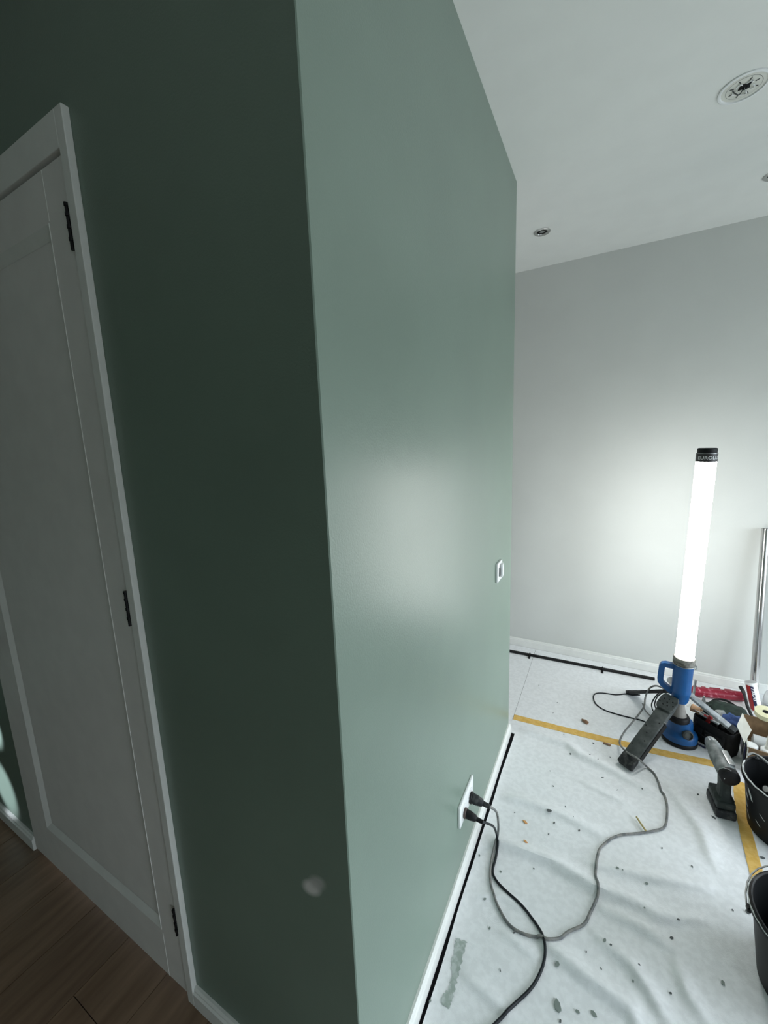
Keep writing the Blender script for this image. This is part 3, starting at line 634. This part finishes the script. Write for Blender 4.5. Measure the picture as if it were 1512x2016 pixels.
# crumpled cloths and bags behind the tool bag
def crumple(name, c, s_, m, label, cat, seed=1, sub=4, amp=.35):
    mb = MB(); bmesh.ops.create_icosphere(mb.bm, subdivisions=sub, radius=1)
    for v in mb.bm.verts:
        n = v.co.normalized(); k = 1+amp*noise.noise(n*2.1+Vector((seed, 0, 0)))+amp*.6*abs(noise.noise(n*5+Vector((0, seed, 0))))
        v.co = Vector((n.x*s_[0]*k, n.y*s_[1]*k, max(-s_[2]*.75, n.z*s_[2]*k)))+Vector(c)
    return tag(mb.done(name, m, smooth=True, loc=(c[0], c[1], .005)), label, cat)
crumple('work_cloth', (.985, 1.985, .033), (.085, .075, .033), M_green_d, 'dark green crumpled cloth behind the tool bag', 'cloth', 2)
crumple('work_cloth', (.988, 1.888, .040), (.045, .040, .040), M_navylit, 'bright blue crumpled glove-like cloth next to the tool bag', 'cloth', 5)
crumple('plastic_bag', (.945, 1.925, .038), (.030, .022, .036), M_film, 'small clear crumpled plastic bag between green and blue cloths', 'bag', 8, 3)
cable('hose', [(.905, 2.02, .03), (.95, 2.075, .045), (1.0, 2.08, .050), (1.05, 2.03, .04), (1.10, 1.985, .02)], .006, M_black, 'black curved hose arching over the dark green cloth')
mb = MB(); mb.loft([[(.868, 1.99, .012), (.905, 1.97, .012), (.905, 1.975, .014), (.868, 1.995, .014)], [(.880, 1.990, .100), (.886, 1.988, .100), (.886, 1.989, .101), (.880, 1.991, .101)]]); 
tag(mb.done('scraper_blade', M_steel_d), 'pointed dark metal blade sticking up behind the silver lamp leg', 'tool')
crumple('work_glove', (.862, 1.822, .055), (.032, .036, .055), M_tote, 'black crumpled glove heaped behind the tool bag under the silver lamp leg', 'glove', 9, 3)
tag(MB().cyl((.862, 2.112, .008), (.864, 2.105, .120), .006, seg=10).done('bolt', M_steel_d, smooth=True), 'short grey metal pin standing just right behind the blue lamp body', 'tool')
mb = MB(); mb.lathe([(.020, 0), (.020, .006), (.004, .007)], (.752, 2.10, .095), (.3, -1, .0), 24); mb.box((.752, 2.105, .049), (.008, .008, .09)); tag(mb.done('clamp_foot', M_steel_d, smooth=True), 'grey round clamp foot seen through the blue lamp handle', 'tool')

# ---------------------------------------------------------------- tool bag
bc = Vector((.886, 1.728, .004)); ba = math.radians(-42); RZ = rotz(ba)
t = empty('tool_bag', bc, 'open black tool bag full of hand tools beside the tube lamp', 'tool bag')
def loc(x, y, z): return bc+RZ @ Vector((x, y, z))
Lb, Wb, Hb = .165, .084, .122
mb = MB()
def rr_ring(l, w_, z, n=6, r=.02):
    out = []
    for cx0, cy0, a0 in ((l/2-r, w_/2-r, 0), (-l/2+r, w_/2-r, 90), (-l/2+r, -w_/2+r, 180), (l/2-r, -w_/2+r, 270)):
        for k in range(n+1): a = math.radians(a0+90*k/n); out.append(loc(cx0+r*math.cos(a), cy0+r*math.sin(a), z))
    return out
mb.loft([rr_ring(Lb*.95, Wb*.95, .002), rr_ring(Lb, Wb, .03), rr_ring(Lb*1.03, Wb, Hb*.8), rr_ring(Lb, Wb*1.02, Hb), rr_ring(Lb*.95, Wb*.92, Hb-.002), rr_ring(Lb*.92, Wb*.9, .03)])
mb.done('bag_body', M_tote, parent=t, smooth=True)
mb = MB(); mb.tube(spline([loc(-.06, -.046, .10), loc(-.055, -.052, .06), loc(0, -.056, .05), loc(.055, -.052, .06), loc(.06, -.046, .10)], 6), .005, 8, flat=.4); mb.done('strap', M_tote, parent=t)
for k in range(3):
    MB().box(loc(-.045+k*.045, -.048, .06), (.036, .006, .045), RZ, bevel=.002).done('pocket', M_tote, parent=t)
def tool(name, a, b_, m1, m2, r, label, blade=.5, cat='tool'):
    A = Vector(a); B = Vector(b_); o = empty(name, A, label, cat); d = B-A
    L = d.length
    MB().lathe([(r*.7, 0), (r, L*.06), (r*.85, L*.3), (r, L*(1-blade)-.01), (r*.5, L*(1-blade))], B, -d, 14).done('grip', m2, parent=o, smooth=True)
    MB().cyl(A, A+d*blade, r*.3, r*.35, 10).done('shank', m1, parent=o, smooth=True); return o
tool('brush', (.862, 1.764, .1285), (.795, 1.790, .1400), M_steel_d, M_peach, .019, 'tool with a fat pale wooden handle end, at the lamp side of the bag', .35)
tool('chisel', loc(-.06, .03, .05), loc(-.070, .028, .165), M_steel_d, M_black, .013, 'black-handled tool standing highest in the tool bag corner by the lamp')
tool('chisel', loc(.0, .02, .05), loc(-.030, .030, .150), M_steel_d, M_dustblack, .012, 'dusty thick-handled tool in the tool bag under the silver lamp leg')
tool('screwdriver', loc(-.05, -.01, .05), loc(-.015, -.02, .15), M_steel, M_redplain, .009, 'screwdriver with dark red grip in the tool bag')
tool('screwdriver', loc(-.02, .02, .05), loc(-.055, .00, .158), M_steel, M_black, .010, 'screwdriver with black grip in the tool bag nearest the lamp neck')
tool('screwdriver', loc(.03, .0, .05), loc(.012, .018, .150), M_steel, M_dustblack, .009, 'screwdriver with dusty grey grip in the middle of the tool bag')
o = empty('putty_knife', loc(-.07, -.03, .13), 'putty knife with shiny blade lying across the bag opening', 'tool')
mb = MB(); mb.loft([[loc(-.120, -.030, .138), loc(-.120, .000, .142), loc(-.120, .000, .1434), loc(-.120, -.030, .1394)], [loc(-.065, -.022, .136), loc(-.065, -.008, .138), loc(-.065, -.008, .1394), loc(-.065, -.022, .1374)]]); mb.done('blade', M_steel, parent=o)
mb = MB(); mb.box(loc(-.025, -.016, .130), (.085, .014, .009), RZ, bevel=.003); mb.done('grip', M_film, parent=o, smooth=True)
mb = MB(); mb.box(loc(-.035, -.016, .1352), (.022, .010, .002), RZ); mb.done('red_inlay', M_redplain, parent=o)
o = empty('pliers', loc(-.10, -.02, .10), 'steel pliers with thin handles resting toward the lamp neck', 'tool')
for s_ in (-1, 1):
    P = spline([loc(-.020, .004*s_-.004, .134), loc(-.055, .010*s_-.0, .138), loc(-.085, .013*s_+.004, .134)], 5)
    MB().tube(P, .0028, 8).done('handle', M_steel_d, parent=o, smooth=True)
mb = MB(); mb.box(loc(-.004, -.004, .134), (.034, .014, .008), RZ, bevel=.002); mb.done('jaw', M_steel_d, parent=o)
o = tag(MB().tube(spline([loc(-.075, -.052, .01), loc(-.078, -.063, .008), loc(-.045, -.068, .006), loc(.0, -.063, .006)], 6), .004, 8).done('wire_hook', M_navy, smooth=True, loc=loc(-.07, -.06, 0)), 'short dark blue hook lying at the foot of the tool bag', 'tool')

# ---------------------------------------------------------------- cardboard box of cartridges
P0 = Vector((.962, 1.585)); P1 = Vector((1.005, 1.848)); P2 = Vector((1.225, 1.840)); P3 = Vector((1.190, 1.560)); HB = .13
t = empty('cardboard_box', (1.09, 1.71, .005), 'open cardboard box holding white sealant cartridges, behind the near bucket', 'box')
def wall_pan(a, b_, name, m, z0_=.006, z1_=HB, th=.004):
    a = Vector((*a, 0)); b_ = Vector((*b_, 0)); d = (b_-a).normalized(); n = Vector((-d.y, d.x, 0))*th
    mb = MB(); mb.prism([(p.x, p.y) for p in (a, b_, b_+n, a+n)], z0_, z1_); return mb.done(name, m, parent=t)
wall_pan(P1, P0, 'side_panel', M_offwhite); wall_pan(P2, P1, 'side_panel', M_cardboard); wall_pan(P0, P3, 'side_panel', M_cardboard); wall_pan(P3, P2, 'side_panel', M_cardboard)
mb = MB(); mb.prism([(p.x, p.y) for p in (P0, P3, P2, P1)], .005, .009); mb.done('bottom_panel', M_cardboard, parent=t)
mb = MB(); fl = [(1.003, 1.845, .131), (.957, 1.728, .131), (.956, 1.605, .132), (1.005, 1.712, .136)]
mb.loft([fl, [(x, y, z+.003) for x, y, z in fl]])
mb.done('flap', M_offwhite, parent=t)
mb = MB(); d = (P1-P0).normalized(); nn = Vector((-d.y, d.x))
for (u0, u1, z0_, z1_) in ((.004, .05, .01, .125), (.10, .19, .02, .12), (.21, .25, .04, .11)):
    a = P0+d*u0+nn*.0045; c = P0+d*u1+nn*.0045; mb.prism([(a.x, a.y), (c.x, c.y), (c.x-nn.x*.0008, c.y-nn.y*.0008), (a.x-nn.x*.0008, a.y-nn.y*.0008)], z0_, z1_)
mb.done('navy_print', M_navy, parent=t)
def cart(name, base, axis, L, label, nozzle=True, r=.0235, m=M_white):
    o = empty(name, Vector(base), label, 'cartridge', None); A = Vector(axis).normalized()
    MB().lathe([(r, 0), (r, L), (r*.85, L+.004)], base, A, 28).done('tube', m, parent=o, smooth=True)
    if nozzle: MB().lathe([(r*.45, 0), (r*.45, .012), (r*.38, .014), (r*.12, .062)], Vector(base)+A*(L+.004), A, 16).done('nozzle', M_offwhite, parent=o, smooth=True)
    return o
cart('sealant_cartridge', (.992, 1.628, .010), (-.05, .05, 1), .105, 'white cartridge standing at the left front inside the box', False)
cart('sealant_cartridge', (1.043, 1.625, .010), (-.03, .02, 1), .105, 'white cartridge with upright cone nozzle inside the box')
cart('sealant_cartridge', (1.098, 1.622, .010), (.05, .02, 1), .105, 'white cartridge standing right of the nozzle one inside the box', False)
cart('sealant_cartridge', (1.015, 1.715, .092), (1, -.15, .0), .13, 'translucent grey cartridge lying across the box contents', False, .024, M_film)
cart('sealant_cartridge', (1.03, 1.775, .040), (1, -.10, .0), .13, 'translucent grey cartridge lying low at the back of the box', False, .024, M_film)
ring_roll('tape_roll', (1.090, 1.862, .148), (-.08, -.22, 1), .039, .012, .024, M_cream, 'wide cream tape roll perched on the back edge of the cardboard box')

# ---------------------------------------------------------------- cordless drill
db = Vector((.838, 1.288, .180)); dt = Vector((.812, 1.484, .188)); dd = (dt-db).normalized(); sd = dd.cross(Vector((0, 0, 1))).normalized()
t = empty('cordless_drill', (.845, 1.34, .006), 'dusty grey-green cordless drill standing on its battery beside the yellow tape', 'drill')
rot = Matrix((sd, dd, Vector((0, 0, 1)))).transposed()
L = (dt-db).length
MB().lathe([(.022, -.004), (.029, 0), (.032, .010), (.032, .060), (.032, .100), (.029, .118)], db, dd, 30).done('motor_housing', M_drilltop, parent=t, smooth=True)
MB().lathe([(.022, -.009), (.030, -.006), (.0325, .002), (.0325, .014)], db, dd, 30).done('rear_cap', M_black, parent=t, smooth=True)
MB().lathe([(.029, .116), (.029, .128), (.026, .130)], db, dd, 30).done('torque_ring', M_drilltop, parent=t, smooth=True)
mb = MB(); n = 24
mb.lathe([(.026, .130), (.0265, .140), (.0255, .165), (.024, .168)], db, dd, 24); mb.done('chuck_sleeve', M_drilltop, parent=t, smooth=True)
mb = MB(); prof = [(.0235, .168), (.0225, .180), (.018, .195), (.010, .200)]
q = dd.to_track_quat('Z', 'Y')
mb.loft([[db+q @ Vector(((r*(1+.05*(k % 2)))*math.cos(2*math.pi*k/32), (r*(1+.05*(k % 2)))*math.sin(2*math.pi*k/32), z)) for k in range(32)] for r, z in prof]); mb.done('chuck', M_steel_d, parent=t)
mb = MB(); mb.box(db+dd*.066+Vector((.010, .0, .0315))+sd*.004, (.020, .075, .007), rot, bevel=.002); mb.done('silver_plate', M_steel_d, parent=t, smooth=True)
mb = MB()
def hr(y, z, w_, l): c_ = db+dd*y; c_ = Vector((c_.x, c_.y, z)); return [c_+sd*(w_/2*a)+dd*(l/2*b_) for a, b_ in ((-1, -.7), (-.7, -1), (.7, -1), (1, -.7), (1, .7), (.7, 1), (-.7, 1), (-1, .7))]
mb.loft([hr(.040, .175, .042, .070), hr(.038, .145, .036, .044), hr(.034, .11, .034, .040), hr(.036, .080, .040, .050), hr(.040, .070, .060, .075)]); mb.done('grip', M_drill, parent=t, smooth=True)
mb = MB(); mb.box(db+dd*.066+Vector((0, 0, -.055)), (.018, .012, .028), rot, bevel=.004); mb.done('trigger', M_black, parent=t)
mb = MB(); c_ = db+dd*.045; mb.box((c_.x, c_.y, .054), (.060, .098, .032), rot, bevel=.008, seg=3); mb.done('foot', M_drill, parent=t, smooth=True)
mb = MB(); mb.box((c_.x, c_.y-.004, .023), (.065, .110, .034), rot, bevel=.008, seg=3); bat = mb.done('battery', M_dustblack, parent=t, smooth=True)
mb = MB(); mb.box((c_.x-.01, c_.y-.02, .0705), (.030, .006, .0015), rotz(.5)); mb.done('paint_streak', M_splash, parent=t)
mb = MB(); mb.tube([db+dd*.010+sd*(-.030)+Vector((0, 0, .022)), db+dd*.004+sd*(-.020)+Vector((0, 0, .032)), db-dd*.003+Vector((0, 0, .033)), db-dd*.008+sd*-.02+Vector((0, 0, -.005))], .0016, 6); mb.done('belt_clip', M_steel, parent=t)

# ---------------------------------------------------------------- buckets
def bucket(c, H, rt, rb, label, wire):
    t = empty('bucket', (c[0], c[1], .006), label, 'bucket'); C0 = Vector((c[0], c[1], .006))
    MB().lathe([(rb, 0), (rt, H), (rt-.003, H), (rb-.003, .006), (.01, .006)], C0, (0, 0, 1), 56).done('bucket_wall', M_bucket, parent=t, smooth=True)
    MB().lathe([(rt-.001, H-.020), (rt+.006, H-.018), (rt+.008, H-.008), (rt+.006, H-.001), (rt+.001, H+.002), (rt-.003, H-.001)], C0, (0, 0, 1), 56, cap=False).done('rim', M_black, parent=t, smooth=True)
    return t, C0
t, C0 = bucket((1.020, 1.300), .205, .138, .113, 'black filler bucket with splashed rim and tools inside, by the drill', False)
random.seed(4); mb = MB(); P = []
for k in range(40):
    a = math.radians(150+k*4.2); P.append(C0+Vector(((.141)*math.cos(a), .141*math.sin(a), .2055+.0015*math.sin(k*1.7))))
mb.tube(P, [.0022+.0014*abs(noise.noise(Vector((k*.4, 0, 0)))) for k in range(40)], 6); mb.done('rim_splash', M_splash, parent=t, smooth=True)
for (a0, z0_, z1_, w_) in ((200, .125, .165, .013), (190, .112, .140, .008), (186, .075, .10, .010), (192, .035, .06, .008), (215, .05, .065, .006), (222, .09, .105, .005)):
    a = math.radians(a0); mb = MB(); rings = []
    for k in range(4):
        z_ = z0_+(z1_-z0_)*k/3; r_ = .113+.025*z_/.205+.0012; aa = a-(k*.05); da = w_/2/r_*(1 if k in (1, 2) else .5)
        rings.append([C0+Vector((r_*math.cos(aa+s_*da), r_*math.sin(aa+s_*da), z_)) for s_ in (-1, 0, 1)])
    mb.loft(rings, cap=False, closed=False); mb.done('filler_splash', M_splash, parent=t)
o = empty('trowel', (1.01, 1.38, .2), 'flat grey trowel blade leaning inside the filler bucket', 'tool')
mb = MB(); mb.box((1.005, 1.345, .150), (.012, .11, .002), Matrix.Rotation(math.radians(25), 3, 'X') @ rotz(.3), bevel=.0005); mb.done('blade', M_steel_d, parent=o)
mb = MB(); mb.tube([(.995, 1.39, .175), (.97, 1.40, .205), (.935, 1.395, .219)], .006, 8); mb.done('grip', M_dustblack, parent=o, smooth=True)
o = tag(MB().tube(spline([(.912, 1.405, .214), (.935, 1.412, .222), (.965, 1.385, .218), (1.0, 1.33, .190)], 5), .0042, 8).done('roller_frame', M_steel_d, smooth=True, loc=(.96, 1.34, .2)), 'thin bent metal roller frame resting on the filler bucket rim', 'tool')
o = empty('paint_roller', (.95, 1.235, .17), 'small round-ended roller inside the filler bucket', 'tool')
MB().lathe([(.004, 0), (.013, 0), (.013, .07), (.004, .072)], (.952, 1.322, .150), (.6, .3, -.4), 20).done('roller_sleeve', M_greyplas, parent=o, smooth=True)
MB().lathe([(.005, -.001), (.010, -.001), (.010, .001)], (.952, 1.322, .150), (.6, .3, -.4), 16).done('end_ring', M_splash, parent=o, smooth=True)
MB().lathe([(.105, .0), (.108, .03)], (1.020, 1.300, .012), (0, 0, 1), 40).done('filler', mat('dark_slurry', (.03, .028, .03), .5, noise=.5, nscale=20), parent=t)
t, C0 = bucket((.922, .745), .215, .150, .122, 'black bucket with white-edged rim and wire handle at the right frame edge', True)
mb = MB(); P = []
for k in range(40):
    a = math.radians(130+k*3.6); P.append(C0+Vector(((.1565)*math.cos(a), .1565*math.sin(a), .211+.001*math.sin(k*2.1))))
mb.tube(P, [.0015+.0022*abs(noise.noise(Vector((k*.35, 3, 0)))) for k in range(40)], 6); mb.done('rim_splash', M_splash, parent=t, smooth=True)
mb = MB(); P = []
for k in range(17):
    a = math.radians(178-k*10.8); P.append(C0+Vector((.160*math.cos(a), .158*math.sin(a)+.005, .190+.030*math.sin(math.radians(min(90, k*18))))))
mb.tube(P, .0022, 6); mb.done('wire_handle', M_steel, parent=t, smooth=True)
mb = MB(); mb.box(C0+Vector((-.156, .008, .188)), (.010, .018, .014), None, bevel=.003); mb.done('handle_lug', M_black, parent=t)
MB().lathe([(.118, .0), (.122, .02)], (.922, .745, .012), (0, 0, 1), 40).done('filler', M_black, parent=t)

# cable at the far left of the hall floor
P = spline([(-1.90, -.14, .004), (-1.75, -.065, .004), (-1.665, -.055, .004), (-1.63, -.09, .004), (-1.66, -.14, .004), (-1.76, -.22, .004), (-1.9, -.3, .004)], 8)
tag(MB().tube(P, .005, 8).done('power_cable', M_blk_cable, smooth=True, loc=(-1.7, -.1, 0)), 'black cable curling on the brown floor at the left frame edge', 'cable')
